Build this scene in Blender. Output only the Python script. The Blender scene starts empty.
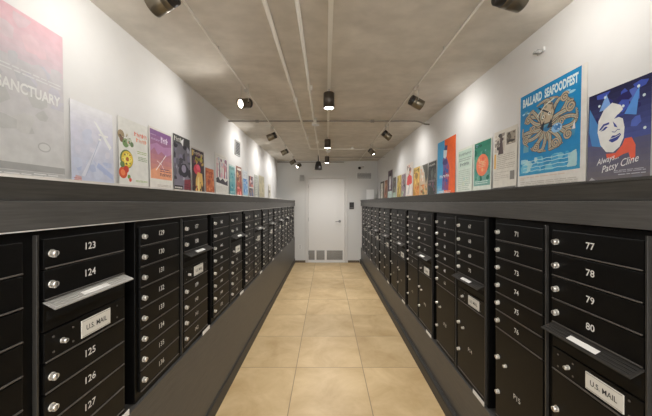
import bpy, bmesh, math, random
from mathutils import Vector, Matrix, Euler
random.seed(7)
C = bpy.context.scene.collection
PI = math.pi
EYE = 1.523                     # height of the lens above the floor
XL, XR = -1.26, 1.32            # the two long walls
YB, YF = 7.25, -2.0             # back wall, open end behind the viewer
ZC = EYE + 1.08                 # ceiling
FL, FR = -0.807, 0.883          # fronts of the two mailbox banks

# ------------------------------------------------------------------ materials
def lin(c):
    return tuple(((x/255)/12.92 if x/255 <= .04045 else ((x/255+.055)/1.055)**2.4) for x in c)
def newmat(name, col, rough=.5, metal=0., spec=.5, emit=None, estr=0.):
    m = bpy.data.materials.new(name); m.use_nodes = True
    b = m.node_tree.nodes['Principled BSDF']
    b.inputs['Base Color'].default_value = (*col, 1)
    b.inputs['Roughness'].default_value = rough
    b.inputs['Metallic'].default_value = metal
    b.inputs['Specular IOR Level'].default_value = spec
    if emit:
        b.inputs['Emission Color'].default_value = (*emit, 1)
        b.inputs['Emission Strength'].default_value = estr
    return m
def noise_mix(m, c1, c2, scale=(1,1,1), ns=5., detail=6., lo=.35, hi=.65, bump=0., dist=0.):
    nt = m.node_tree; N = nt.nodes; L = nt.links; b = N['Principled BSDF']
    tc = N.new('ShaderNodeTexCoord'); mp = N.new('ShaderNodeMapping'); mp.inputs['Scale'].default_value = scale
    nz = N.new('ShaderNodeTexNoise'); nz.inputs['Scale'].default_value = ns; nz.inputs['Detail'].default_value = detail
    nz.inputs['Roughness'].default_value = .6; nz.inputs['Distortion'].default_value = dist
    rp = N.new('ShaderNodeValToRGB'); rp.color_ramp.elements[0].position = lo; rp.color_ramp.elements[1].position = hi
    rp.color_ramp.elements[0].color = (*c1, 1); rp.color_ramp.elements[1].color = (*c2, 1)
    L.new(tc.outputs['Object'], mp.inputs[0]); L.new(mp.outputs[0], nz.inputs['Vector'])
    L.new(nz.outputs['Fac'], rp.inputs[0]); L.new(rp.outputs[0], b.inputs['Base Color'])
    if bump:
        bp = N.new('ShaderNodeBump'); bp.inputs['Strength'].default_value = bump; bp.inputs['Distance'].default_value = .004
        L.new(nz.outputs['Fac'], bp.inputs['Height']); L.new(bp.outputs[0], b.inputs['Normal'])
    return nz, rp, mp
M = {}
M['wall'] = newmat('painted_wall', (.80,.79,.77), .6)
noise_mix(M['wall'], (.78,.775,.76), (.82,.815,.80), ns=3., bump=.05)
M['wall_shaded'] = newmat('shaded_end_wall', (.66,.66,.645), .6)  # wall paint darkened for the shade at the far end
# concrete ceiling: large clouds, fine pores and form-board seams
M['concrete'] = newmat('cast_concrete', (.36,.32,.27), .8)
nz, rp, mp = noise_mix(M['concrete'], (.60,.555,.485), (.76,.71,.63), ns=1.6, detail=9., lo=.28, hi=.75, bump=.25, dist=.6)
def concrete_extra(m, rp):
    nt = m.node_tree; N = nt.nodes; L = nt.links; b = N['Principled BSDF']
    tc = N.new('ShaderNodeTexCoord'); n2 = N.new('ShaderNodeTexNoise'); n2.inputs['Scale'].default_value = 9.; n2.inputs['Detail'].default_value = 8.
    mp2 = N.new('ShaderNodeMapping'); mp2.inputs['Scale'].default_value = (.8,1.2,1)
    L.new(tc.outputs['Object'], mp2.inputs[0]); L.new(mp2.outputs[0], n2.inputs['Vector'])
    r2 = N.new('ShaderNodeValToRGB'); r2.color_ramp.elements[0].position = .35; r2.color_ramp.elements[1].position = .7
    r2.color_ramp.elements[0].color = (.90,.90,.89,1); r2.color_ramp.elements[1].color = (1.04,1.04,1.04,1)
    mx = N.new('ShaderNodeMix'); mx.data_type = 'RGBA'; mx.blend_type = 'MULTIPLY'; mx.inputs[0].default_value = 1
    L.new(n2.outputs['Fac'], r2.inputs[0]); L.new(rp.outputs[0], mx.inputs[6]); L.new(r2.outputs[0], mx.inputs[7]); L.new(mx.outputs[2], b.inputs['Base Color'])
concrete_extra(M['concrete'], rp)
# floor tiles, 61.4 cm square
def tile_mat():
    m = newmat('porcelain_tile', (.5,.4,.25), .42, spec=.4)
    nt = m.node_tree; N = nt.nodes; L = nt.links; b = N['Principled BSDF']
    tc = N.new('ShaderNodeTexCoord'); sp = N.new('ShaderNodeSeparateXYZ'); L.new(tc.outputs['Object'], sp.inputs[0])
    def mt(op, a, bb=None, c=None):
        n = N.new('ShaderNodeMath'); n.operation = op
        for i, v in enumerate((a, bb, c)):
            if v is None: continue
            if isinstance(v, (int, float)): n.inputs[i].default_value = v
            else: L.new(v, n.inputs[i])
        return n.outputs[0]
    fx = mt('DIVIDE', mt('ADD', sp.outputs[0], .278 + .614*10), .614)
    fy = mt('DIVIDE', mt('ADD', sp.outputs[1], -2.622 + .614*10), .614)
    def edge(f):
        fr = mt('FRACT', f); return mt('MINIMUM', fr, mt('SUBTRACT', 1., fr))
    e = mt('MINIMUM', edge(fx), edge(fy))
    g = N.new('ShaderNodeMapRange'); g.inputs[1].default_value = .003; g.inputs[2].default_value = .0062; L.new(e, g.inputs[0])
    wn = N.new('ShaderNodeTexWhiteNoise'); cb = N.new('ShaderNodeCombineXYZ')
    L.new(mt('FLOOR', fx), cb.inputs[0]); L.new(mt('FLOOR', fy), cb.inputs[1]); L.new(cb.outputs[0], wn.inputs['Vector'])
    va = N.new('ShaderNodeVectorMath'); va.operation = 'MULTIPLY_ADD'; va.inputs[1].default_value = (9,9,9)
    L.new(wn.outputs['Color'], va.inputs[0]); L.new(tc.outputs['Object'], va.inputs[2])
    nz = N.new('ShaderNodeTexNoise'); nz.inputs['Scale'].default_value = 3.2; nz.inputs['Detail'].default_value = 9; nz.inputs['Roughness'].default_value = .62; nz.inputs['Distortion'].default_value = .5
    L.new(va.outputs[0], nz.inputs['Vector'])
    rp = N.new('ShaderNodeValToRGB'); el = rp.color_ramp.elements
    el[0].position = .3; el[0].color = (.45,.31,.15,1); el[1].position = .7; el[1].color = (.63,.475,.265,1)
    L.new(nz.outputs['Fac'], rp.inputs[0])
    tv = mt('MULTIPLY_ADD', wn.outputs['Value'], .12, .94)
    m1 = N.new('ShaderNodeVectorMath'); m1.operation = 'SCALE'; L.new(rp.outputs[0], m1.inputs[0]); L.new(tv, m1.inputs['Scale'])
    mx = N.new('ShaderNodeMix'); mx.data_type = 'RGBA'; L.new(g.outputs[0], mx.inputs[0]); mx.inputs[6].default_value = (.22,.16,.09,1)
    L.new(m1.outputs[0], mx.inputs[7]); L.new(mx.outputs[2], b.inputs['Base Color'])
    bp = N.new('ShaderNodeBump'); bp.inputs['Strength'].default_value = .3; bp.inputs['Distance'].default_value = .002
    L.new(g.outputs[0], bp.inputs['Height']); L.new(bp.outputs[0], b.inputs['Normal'])
    return m
M['tile'] = tile_mat()
M['laminate'] = newmat('woven_grain_laminate', (.11,.10,.085), .42, spec=.5)
noise_mix(M['laminate'], (.045,.043,.040), (.076,.073,.068), scale=(1,.12,3), ns=60., detail=4., lo=.3, hi=.7)
M['laminate_shaded'] = newmat('shaded_edge_laminate', (.055,.05,.043), .45)  # laminate copy darkened for the shade under the ledge overhang
noise_mix(M['laminate_shaded'], (.034,.033,.030), (.055,.053,.049), scale=(1,.12,3), ns=60., detail=4.)
M['lip'] = newmat('pale_edge_strip', (.60,.58,.55), .35)
M['toe'] = newmat('black_rubber_base', (.028,.026,.023), .5)
M['black'] = newmat('black_powder_coat', (.004,.0038,.0035), .42, spec=.2)
noise_mix(M['black'], (.002,.0019,.0018), (.0036,.0034,.0032), ns=40., bump=.03)
M['recess'] = newmat('black_filler', (.006,.006,.006), .7, spec=.2)
M['trimline'] = newmat('lit_lip_and_screw_metal', (.11,.10,.09), .3, metal=.3)  # lightened for light caught on the door lips; also plain screw metal
M['rib'] = newmat('rib_powder_coat', (.03,.028,.025), .3)
M['lock'] = newmat('nickel_lock', (.72,.70,.66), .32, metal=.75)
M['keyhole'] = newmat('keyhole_shadow_steel', (.05,.05,.05), .5, metal=.5)
M['number'] = newmat('pale_number_vinyl', (.62,.61,.58), .6)
M['plate'] = newmat('cream_mail_plate', (.60,.58,.52), .55)
M['ink'] = newmat('black_ink', (.02,.02,.02), .6)
M['flap_dark'] = newmat('dark_flap_metal', (.05,.047,.043), .35, metal=.5)
M['flap_lit'] = newmat('lit_flap_metal', (.55,.54,.51), .42, metal=.6)  # lit copy of the dark flap metal, overhead light painted in
M['sticker'] = newmat('white_sticker', (.72,.71,.68), .6)
M['door'] = newmat('painted_door', (.74,.73,.71), .45)
M['frame'] = newmat('painted_door_frame', (.66,.65,.63), .45)
M['steel'] = newmat('brushed_steel', (.2,.2,.2), .3, metal=.8)
noise_mix(M['steel'], (.17,.17,.165), (.27,.27,.265), scale=(.1,1,6), ns=80., detail=3.)
M['base'] = newmat('brown_baseboard', (.12,.09,.06), .5)
M['bronze'] = newmat('bronze_lamp_metal', (.20,.175,.13), .32, metal=.85)
M['canister'] = newmat('dark_bronze_canister', (.06,.048,.036), .35, metal=.4)
M['lampblack'] = newmat('black_lamp_plastic', (.015,.013,.012), .4)
M['wire'] = newmat('grey_wire', (.55,.52,.47), .35, metal=.5)
M['conduit'] = newmat('galvanised_conduit', (.80,.77,.70), .5, metal=.15)
M['darkpipe'] = newmat('dull_brown_conduit', (.27,.245,.21), .6)
M['white'] = newmat('white_plastic', (.75,.75,.74), .4)
M['card'] = newmat('bright_white_card', (.93,.93,.92), .5)
M['grey'] = newmat('grey_plastic', (.45,.45,.44), .45)
M['glow'] = newmat('lit_lens', (1,1,1), .3, emit=(1.,.95,.88), estr=14.)
def print_mat():
    m = newmat('printed_paper', (.5,.5,.5), .55, spec=.35)
    N = m.node_tree.nodes; L = m.node_tree.links; b = N['Principled BSDF']
    a = N.new('ShaderNodeAttribute'); a.attribute_name = 'ink'
    tc = N.new('ShaderNodeTexCoord'); nz = N.new('ShaderNodeTexNoise'); nz.inputs['Scale'].default_value = 22.; nz.inputs['Detail'].default_value = 6.
    mr = N.new('ShaderNodeMapRange'); mr.inputs[3].default_value = .82; mr.inputs[4].default_value = 1.14
    L.new(tc.outputs['Object'], nz.inputs['Vector']); L.new(nz.outputs['Fac'], mr.inputs[0])
    v = N.new('ShaderNodeVectorMath'); v.operation = 'SCALE'; L.new(a.outputs['Color'], v.inputs[0]); L.new(mr.outputs[0], v.inputs['Scale'])
    L.new(v.outputs[0], b.inputs['Base Color']); return m
M['print'] = print_mat()

# ------------------------------------------------------------------ mesh helpers
class MB:
    def __init__(s): s.bm = bmesh.new(); s.mats = []
    def mi(s, mat):
        if mat not in s.mats: s.mats.append(mat)
        return s.mats.index(mat)
    def box(s, x0, x1, y0, y1, z0, z1, mat, bev=0.):
        r = bmesh.ops.create_cube(s.bm, size=1.)
        vs = r['verts']
        for v in vs:
            v.co = Vector(((x0+x1)/2 + v.co.x*(x1-x0), (y0+y1)/2 + v.co.y*(y1-y0), (z0+z1)/2 + v.co.z*(z1-z0)))
        k = s.mi(mat); fs = {f for v in vs for f in v.link_faces}
        for f in fs: f.material_index = k
        if bev:
            es = list({e for v in vs for e in v.link_edges})
            o = bmesh.ops.bevel(s.bm, geom=es, offset=bev, segments=2, affect='EDGES', profile=.5)
            for f in o['faces']: f.material_index = k
        return s
    def cyl(s, p0, p1, r0, mat, r1=None, n=20, caps=True, smooth=True):
        p0 = Vector(p0); p1 = Vector(p1); r1 = r0 if r1 is None else r1
        d = (p1-p0).normalized(); a = d.orthogonal().normalized(); b = d.cross(a); k = s.mi(mat)
        A = [s.bm.verts.new(p0 + (a*math.cos(2*PI*i/n)+b*math.sin(2*PI*i/n))*r0) for i in range(n)]
        B = [s.bm.verts.new(p1 + (a*math.cos(2*PI*i/n)+b*math.sin(2*PI*i/n))*r1) for i in range(n)]
        for i in range(n):
            f = s.bm.faces.new((A[i], A[(i+1)%n], B[(i+1)%n], B[i])); f.material_index = k; f.smooth = smooth
        if caps:
            f = s.bm.faces.new(A[::-1]); f.material_index = k
            f = s.bm.faces.new(B); f.material_index = k
        return s
    def lathe(s, prof, mat, n=32, axis='Z'):
        k = s.mi(mat); rings = []
        for r, z in prof:
            rings.append([s.bm.verts.new((r*math.cos(2*PI*i/n), r*math.sin(2*PI*i/n), z)) for i in range(n)] if r > 1e-6 else [s.bm.verts.new((0,0,z))])
        for A, B in zip(rings, rings[1:]):
            for i in range(n):
                j = (i+1) % n
                if len(A) == 1 and len(B) == 1: continue
                if len(A) == 1: f = s.bm.faces.new((A[0], B[j], B[i]))
                elif len(B) == 1: f = s.bm.faces.new((A[i], A[j], B[0]))
                else: f = s.bm.faces.new((A[i], A[j], B[j], B[i]))
                f.material_index = k; f.smooth = True
        return s
    def tube(s, pts, r, mat, n=12):
        pts = [Vector(p) for p in pts]; k = s.mi(mat); rings = []
        for i, p in enumerate(pts):
            d = (pts[min(i+1, len(pts)-1)] - pts[max(i-1, 0)]).normalized()
            u = Vector((0,0,1)) if abs(d.z) < .95 else Vector((0,1,0))
            a = d.cross(u).normalized(); b = d.cross(a).normalized()
            rings.append([s.bm.verts.new(p + (a*math.cos(2*PI*j/n)+b*math.sin(2*PI*j/n))*r) for j in range(n)])
        for A, B in zip(rings, rings[1:]):
            for j in range(n):
                f = s.bm.faces.new((A[j], A[(j+1)%n], B[(j+1)%n], B[j])); f.material_index = k; f.smooth = True
        for R in (rings[0][::-1], rings[-1]):
            f = s.bm.faces.new(R); f.material_index = k
        return s
    def prism(s, prof, y0, y1, mat):            # profile in x,z run along y
        k = s.mi(mat)
        A = [s.bm.verts.new((x, y0, z)) for x, z in prof]; B = [s.bm.verts.new((x, y1, z)) for x, z in prof]
        n = len(prof)
        for i in range(n):
            f = s.bm.faces.new((A[i], A[(i+1)%n], B[(i+1)%n], B[i])); f.material_index = k
        for R in (A[::-1], B):
            f = s.bm.faces.new(R); f.material_index = k
        return s
    def mesh(s, name):
        bmesh.ops.recalc_face_normals(s.bm, faces=s.bm.faces[:])
        me = bpy.data.meshes.new(name); s.bm.to_mesh(me); s.bm.free()
        for m in s.mats: me.materials.append(m)
        return me
    def obj(s, name, parent=None, loc=(0,0,0)):
        return put(name, s.mesh(name), parent, loc)
def put(name, me, parent=None, loc=(0,0,0)):
    o = bpy.data.objects.new(name, me); C.objects.link(o); o.location = loc
    if parent: o.parent = parent
    return o
def tag(o, label, cat, group=None):
    o['label'] = label; o['category'] = cat
    if group: o['group'] = group
    return o
def thing(name, label, cat, loc=(0,0,0), group=None, mat=None):
    o = bpy.data.objects.new(name, None); C.objects.link(o); o.empty_display_size = .1
    if mat is not None: o.matrix_world = mat
    else: o.location = loc
    return tag(o, label, cat, group)
def struct(o): o['kind'] = 'structure'; return o
def side_frame(side, y, z, x):
    """local x runs to the right as seen from the corridor, y up, z out of the wall"""
    if side == 'L': a, c = Vector((0,1,0)), Vector((1,0,0))
    else: a, c = Vector((0,-1,0)), Vector((-1,0,0))
    m = Matrix((( a.x, 0, c.x, x), (a.y, 0, c.y, y), (a.z, 1, c.z, z), (0,0,0,1)))
    return m
_tc = {}
def text_bm(txt, bold=0., shear=0.):
    """unit-size text flattened to triangles: list of verts, faces and its bounds"""
    key = (txt, bold, shear)
    if key in _tc: return _tc[key]
    cu = bpy.data.curves.new('t', 'FONT'); cu.body = txt; cu.offset = bold; cu.shear = shear; cu.resolution_u = 3
    o = bpy.data.objects.new('t', cu); C.objects.link(o)
    bpy.context.view_layer.update()
    dg = bpy.context.evaluated_depsgraph_get()
    me = bpy.data.meshes.new_from_object(o.evaluated_get(dg))
    vs = [v.co.copy() for v in me.vertices]; fs = [tuple(p.vertices) for p in me.polygons]
    bpy.data.objects.remove(o); bpy.data.curves.remove(cu); bpy.data.meshes.remove(me)
    xs = [v.x for v in vs]; ys = [v.y for v in vs]
    _tc[key] = (vs, fs, min(xs), max(xs), min(ys), max(ys))
    return _tc[key]
_tm = {}
def text_mesh(txt, h, mat, bold=.01, w=None):
    """centred text as a thin mesh of height h (and width w)"""
    key = (txt, h, mat.name, w)
    if key in _tm: return _tm[key]
    vs, fs, x0, x1, y0, y1 = text_bm(txt, bold)
    sy = h/(y1-y0); sx = sy if w is None else w/(x1-x0)
    me = bpy.data.meshes.new('number')
    me.from_pydata([((v.x-(x0+x1)/2)*sx, (v.y-(y0+y1)/2)*sy, 0) for v in vs], [], fs)
    me.materials.append(mat); _tm[key] = me
    return me

# ------------------------------------------------------------------ setting
struct(MB().box(XL-.15, XR+.15, YF, YB+.15, -.12, 0, M['tile']).obj('floor'))
struct(MB().box(XL-.15, XR+.15, YF, YB+.15, ZC, ZC+.15, M['concrete']).obj('ceiling'))
struct(MB().box(XL-.15, XL, YF, YB+.15, 0, ZC, M['wall']).obj('wall_left'))
struct(MB().box(XR, XR+.15, YF, YB+.15, 0, ZC, M['wall']).obj('wall_right'))
DX0, DX1, DZ = -.46, .47, 2.145
b = MB()
b.box(XL, DX0-.01, YB, YB+.15, 0, ZC, M['wall_shaded']); b.box(DX1+.01, XR, YB, YB+.15, 0, ZC, M['wall_shaded']); b.box(DX0-.01, DX1+.01, YB, YB+.15, DZ+.01, ZC, M['wall_shaded'])
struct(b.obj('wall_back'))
struct(MB().box(FL+.005, DX0-.075, YB-.012, YB-.0005, 0, .055, M['base'], .002).obj('baseboard_back_left'))
struct(MB().box(DX1+.085, FR-.04, YB-.012, YB-.0005, 0, .055, M['base'], .002).obj('baseboard_back_right'))
# door: leaf, frame, one kick plate in pieces, lever handle
d = struct(bpy.data.objects.new('door_1', None)); C.objects.link(d); d.location = (0, YB, 0)
MB().box(DX0, DX1, .02, .065, .008, DZ, M['door'], .003).obj('door_leaf', d)
f = MB()
f.box(DX0-.07, DX0-.004, -.022, .07, 0, DZ+.06, M['frame'], .004); f.box(DX1+.004, DX1+.075, -.022, .07, 0, DZ+.06, M['frame'], .004)
f.box(DX0-.004, DX1+.004, -.022, .07, DZ+.004, DZ+.06, M['frame'], .004)
f.box(DX0-.004, DX1+.004, -.01, .07, 0, .007, M['frame']); f.box(DX0-.07, DX1+.075, .0705, .12, 0, DZ+.06, M['frame'])  # threshold, plus unseen backing added to stop light through the leaf gaps
f.obj('door_frame', d)
for x0, x1 in ((-.452, -.30), (-.252, -.045), (.012, .42)):  # one plate split up: the gaps stand in for pale reflections
    MB().box(x0, x1, .014, .0205, .065, .305, M['steel'], .001).obj('kick_plate_piece', d)
h = MB(); h.cyl((.345,.021,1.053), (.345,.008,1.053), .032, M['steel']); h.cyl((.345,.01,1.053), (.345,-.045,1.053), .011, M['steel'])
h.tube([(.345,-.045,1.053), (.36,-.05,1.053), (.41,-.05,1.050), (.455,-.046,1.044)][::-1] if 0 else [(.35,-.045,1.053),(.31,-.05,1.053),(.27,-.05,1.051),(.235,-.046,1.047)], .009, M['steel'])
h.obj('door_handle', d)
hg = MB()
for z in (.25, 1.1, 1.95): hg.cyl((DX0-.004,.012,z-.05), (DX0-.004,.012,z+.05), .007, M['steel'], n=10)
hg.obj('hinge', d)

# ------------------------------------------------------------------ mailbox banks
ROW, TOP = .0908, EYE-.1035     # row pitch, top of the first row
DW = .3245
def door_mesh(rows, name='mailbox_door'):
    h = ROW*rows - .0045
    b = MB(); b.box(.0015, DW-.0015, -h, 0, 0, .010, M['black'], .0018)
    b.box(.004, DW-.004, -h+.0006, -h+.0045, .0095, .0145, M['trimline'], .001)      # finger lip along the foot, caught light painted into its tone
    return b.mesh(name)
door1 = door_mesh(1); parcel5 = door_mesh(5, 'parcel_door')
def lock_mesh(k=1.):
    b = MB(); b.cyl((0,0,.009), (0,0,.013), .0125*k, M['lock']); b.cyl((0,0,.013), (0,0,.026), .0098*k, M['lock'], r1=.0088*k)
    b.box(-.0012, .0012, -.006*k, .006*k, .0255, .0268, M['keyhole'])
    b.box(-.0035*k, .0035*k, -.0135*k, -.004*k, .013, .023, M['lock'], .001)
    return b.mesh('lock')
LOCK = lock_mesh(.9); LOCK_S = lock_mesh(.65)
def flap_mesh(mat, q=.062):
    b = MB(); k = b.mi(mat)
    P = [(0,-.004,.008), (DW,-.004,.008), (DW+.002,-.004-.52*(q-.012),q), (-.002,-.004-.52*(q-.012),q)]
    lo = [(x, y-.004, z) for x, y, z in P]
    V = [b.bm.verts.new(p) for p in P+lo]
    for qq in ((0,1,2,3), (7,6,5,4), (0,4,5,1), (1,5,6,2), (2,6,7,3), (3,7,4,0)):
        f = b.bm.faces.new([V[i] for i in qq]); f.material_index = k
    for t in (.25, .5, .75):                       # embossed ribs
        z = .012+(q-.012)*t; y = -.004-.52*(q-.012)*t
        b.box(.006, DW-.006, y-.001, y+.0012, z-.0015, z+.0015, mat)
    return b.mesh('outgoing_flap')
FLAPD, FLAPP = flap_mesh(M['flap_dark'], .052), flap_mesh(M['flap_lit'], .046)
def flap_label(z0=.026, z1=.044):
    b = MB(); k = b.mi(M['sticker'])
    y = lambda z: -.004-.026*(z-.012)/.05+.0022
    V = [b.bm.verts.new(p) for p in ((.105,y(z0),z0), (.215,y(z0),z0), (.215,y(z1),z1), (.105,y(z1),z1))]
    b.bm.faces.new(V).material_index = k
    return b.mesh('slot_label')
FLAPL = flap_label(); FLAPL2 = flap_label(.024, .040)
def mail_plate():
    b = MB(); b.box(0, .125, -.029, .029, .0095, .0125, M['plate'], .001)
    b.box(.004, .121, -.0255, -.0245, .0124, .0128, M['ink']); b.box(.004, .121, .0245, .0255, .0124, .0128, M['ink'])
    return b.mesh('mail_plate')
PLATE = mail_plate(); USM = text_mesh('U.S. MAIL', .018, M['ink'], .012, .088)
def add_lock(door, x, y, me=None): put('lock', me or LOCK, door, (x, y, 0))
def column(unit, a, kind, nums, ztop, pale=False, px=.0):
    """kind 8: eight doors; 'o4': two doors, slot, mail panel, four doors; '6p': six doors and a parcel door; '4p': four doors, slot, mail panel, parcel door"""
    rows = {'8': ['d']*8, 'o4': ['d','d','s','m','d','d','d','d'], '6p': ['d']*6+['p'], '4p': ['d']*4+['s','m','p']}[kind]
    y = ztop; it = iter(nums)
    for r in rows:
        if r == 'd':
            o = put('mailbox_door', door1, unit, (a, y-.002, 0)); add_lock(o, .024, -ROW*.47)
            n = put('number', text_mesh(str(next(it)), .0235, M['number']), o, (.162, -ROW*.44, .0106)); y -= ROW
        elif r == 's':
            b = MB(); b.box(.0015, DW-.0015, -ROW+.0045, 0, 0, .008, M['black'], .0015); b.box(.01, DW-.01, -.055, -.030, .0075, .0085, M['recess'])
            o = b.obj('slot_panel', unit, (a, y-.002, 0))
            fl = put('outgoing_flap', FLAPP if pale else FLAPD, unit, (a, y+.004, 0)); put('slot_label', FLAPL2 if pale else FLAPL, fl)
            y -= ROW
        elif r == 'm':
            o = put('mail_panel', door1, unit, (a, y-.002, 0)); add_lock(o, .058+px*.8, -ROW*.48, LOCK_S)
            p = put('mail_plate', PLATE, o, (.124+px, -ROW*.47, 0)); p['label'] = 'cream plate reading U.S. MAIL'
            t = put('lettering', USM, o, (.1865+px, -ROW*.47, .0131))
            s = MB()
            for sx in (.03, .095, .285):
                for sy in (-.02, -.065): s.cyl((sx, sy, .0095), (sx, sy, .0115), .0035, M['trimline'], n=8)
            s.obj('screws', o); y -= ROW
        else:
            o = put('parcel_door', parcel5, unit, (a, y-.002, 0))
            add_lock(o, .024, -.141); add_lock(o, .024, -.320); add_lock(o, .085, -.155, LOCK_S)
            n = put('number', text_mesh(next(it), .0235, M['number']), o, (.165, -.262, .0106)); y -= ROW*5
def cabinet(side, s, spec, bottom, label, ribs, w=.7985, a_off=0., pale=False):
    face = FL if side == 'L' else FR
    sg = 1 if side == 'L' else -1
    y = s if side == 'L' else s + .6935
    cx = face - sg*.0145
    t = thing('mailbox_cabinet', label, 'mailbox', group='black mailbox cabinets, left bank' if side == 'L' else 'black mailbox cabinets, right bank', mat=side_frame(side, y, bottom, cx))
    zt = TOP - bottom; ht = EYE - .079 - bottom
    x0, x1 = -.018, spec[-1][0] + DW + .018
    b = MB()
    b.box(x0, x1, .0, ht, -.40, 0, M['black'], .002)                     # the steel box
    xr = x1 + .0595
    b.box(x1, xr if w else x1+.01, .0, ht, -.40, -.045, M['recess'])     # recessed filler strip beside it
    for r in ribs: b.box(r, r+.006, .012, ht-.012, 0, .013, M['rib'], .001)
    b.obj('cabinet_body', t)
    for a, kind, nums in spec: column(t, a, kind, nums, zt, pale, 0. if side == 'L' else .022)
    return t
BL, BR = EYE-.865, EYE-1.14
ordn = ['nearest the viewer', 'second', 'third', 'fourth', 'fifth', 'sixth', 'seventh', 'eighth', 'farthest']
n = 115
for k in range(8):
    s = .434 + .7985*k
    A = list(range(n, n+8)); B = list(range(n+8, n+14)); n += 14
    ctrl = 'white tag below its outgoing slot column'
    lab = (f'black mailbox cabinet in the left bank, doors {B[0]} to {B[-1]}, nearest the viewer' if k == 0 else
           f'black mailbox cabinet in the left bank, doors {A[0]} to {B[-1]}, {ordn[k]} from the viewer')
    c = cabinet('L', s, [(0, '8', A), (.378, 'o4', B)], BL, lab, [.356], pale=(k == 0))
    MB().box(.378+.235, .378+.345, 0, .024, .0145, .0165, M['sticker']).obj('sticker', c)
c = cabinet('L', .434+.7985*8, [(0, '8', list(range(n, n+8)))], BL, 'single-column black mailbox cabinet at the far end of the left bank, by the back wall', [], w=0)
for k in range(8):
    s = .789 + .7985*k
    top = 80-10*k
    B = list(range(top-3, top+1)); A = list(range(top-9, top-3))
    pn = 15-2*k
    lab = f'black mailbox cabinet in the right bank, doors {A[0]} to {B[-1]}, ' + ('nearest the viewer' if k == 0 else ('farthest, beside the back wall' if k == 7 else ordn[k] + ' from the viewer'))
    c = cabinet('R', s, [(0, '6p', A+[f'P{pn}']), (.369, '4p', B+[f'P{pn+1}'])], BR, lab, [DW+.012, .369+DW+.004])
    MB().box(.369+.21, .369+.33, 0, .024, .0145, .0165, M['sticker']).obj('sticker', c)

def ledge(side):
    sg = 1 if side == 'L' else -1
    face = FL if side == 'L' else FR; wall = XL if side == 'L' else XR
    y0, y1 = YF+.02, YB-.004
    t = thing('display_ledge', f'long dark laminate ledge over the {"left" if side=="L" else "right"} mailbox bank, posters standing on it', 'ledge', (wall, 0, EYE-.079))
    X = lambda v: face + sg*v - wall
    z = lambda v: v + .079
    b = MB(); b.prism([(sg*.001, z(.054)), (sg*.001, z(.0725)), (X(.010), z(.0725)), (X(.010), z(.0645)), (X(-.004), z(.006)), (X(-.03), z(.006)), (X(-.03), z(.054))], y0, y1, M['laminate_shaded'])
    b.obj('ledge_top', t)
    MB().prism([(X(.0102), z(.0655)), (X(.0125), z(.0655)), (X(.0125), z(.0735)), (X(-.03) , z(.0735)), (X(-.03), z(.0727)), (X(.0102), z(.0727))], y0, y1, M['lip'] if side == 'L' else M['laminate_shaded']).obj('edge_strip', t)  # left edge painted pale for the light it catches; right edge dark
    MB().box(min(X(.004), X(-.03)), max(X(.004), X(-.03)), y0, y1, z(-.074), z(.0055), M['laminate'], .001).obj('fascia', t)
    if side == 'L': MB().box(min(X(.0045), X(.0005)), max(X(.0045), X(.0005)), y0, y1, z(-.0775), z(-.0745), M['lip']).obj('shadow_bead', t)  # thin pale bead below the fascia, left side only
    # plinth under the boxes
    bt = BL if side == 'L' else BR
    p = thing('cabinet_plinth', f'dark grey laminate plinth under the {"left" if side=="L" else "right"} mailbox bank, down to the floor', 'plinth', (wall, 0, 0))
    MB().box(min(X(0), sg*.001), max(X(0), sg*.001), y0, y1, .001, bt-.001, M['laminate'], .001).obj('plinth_panel', p)
    w = .012 if side == 'L' else .030
    hh = .10 if side == 'L' else .088
    X2 = X(w); MB().prism([(X(.0005), .0005), (X2, .0005), (X2, hh-.006), (X(w-.004), hh), (X(.0005), hh)], y0, y1, M['toe']).obj('toe_kick', p)
ledge('L'); ledge('R')

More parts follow.
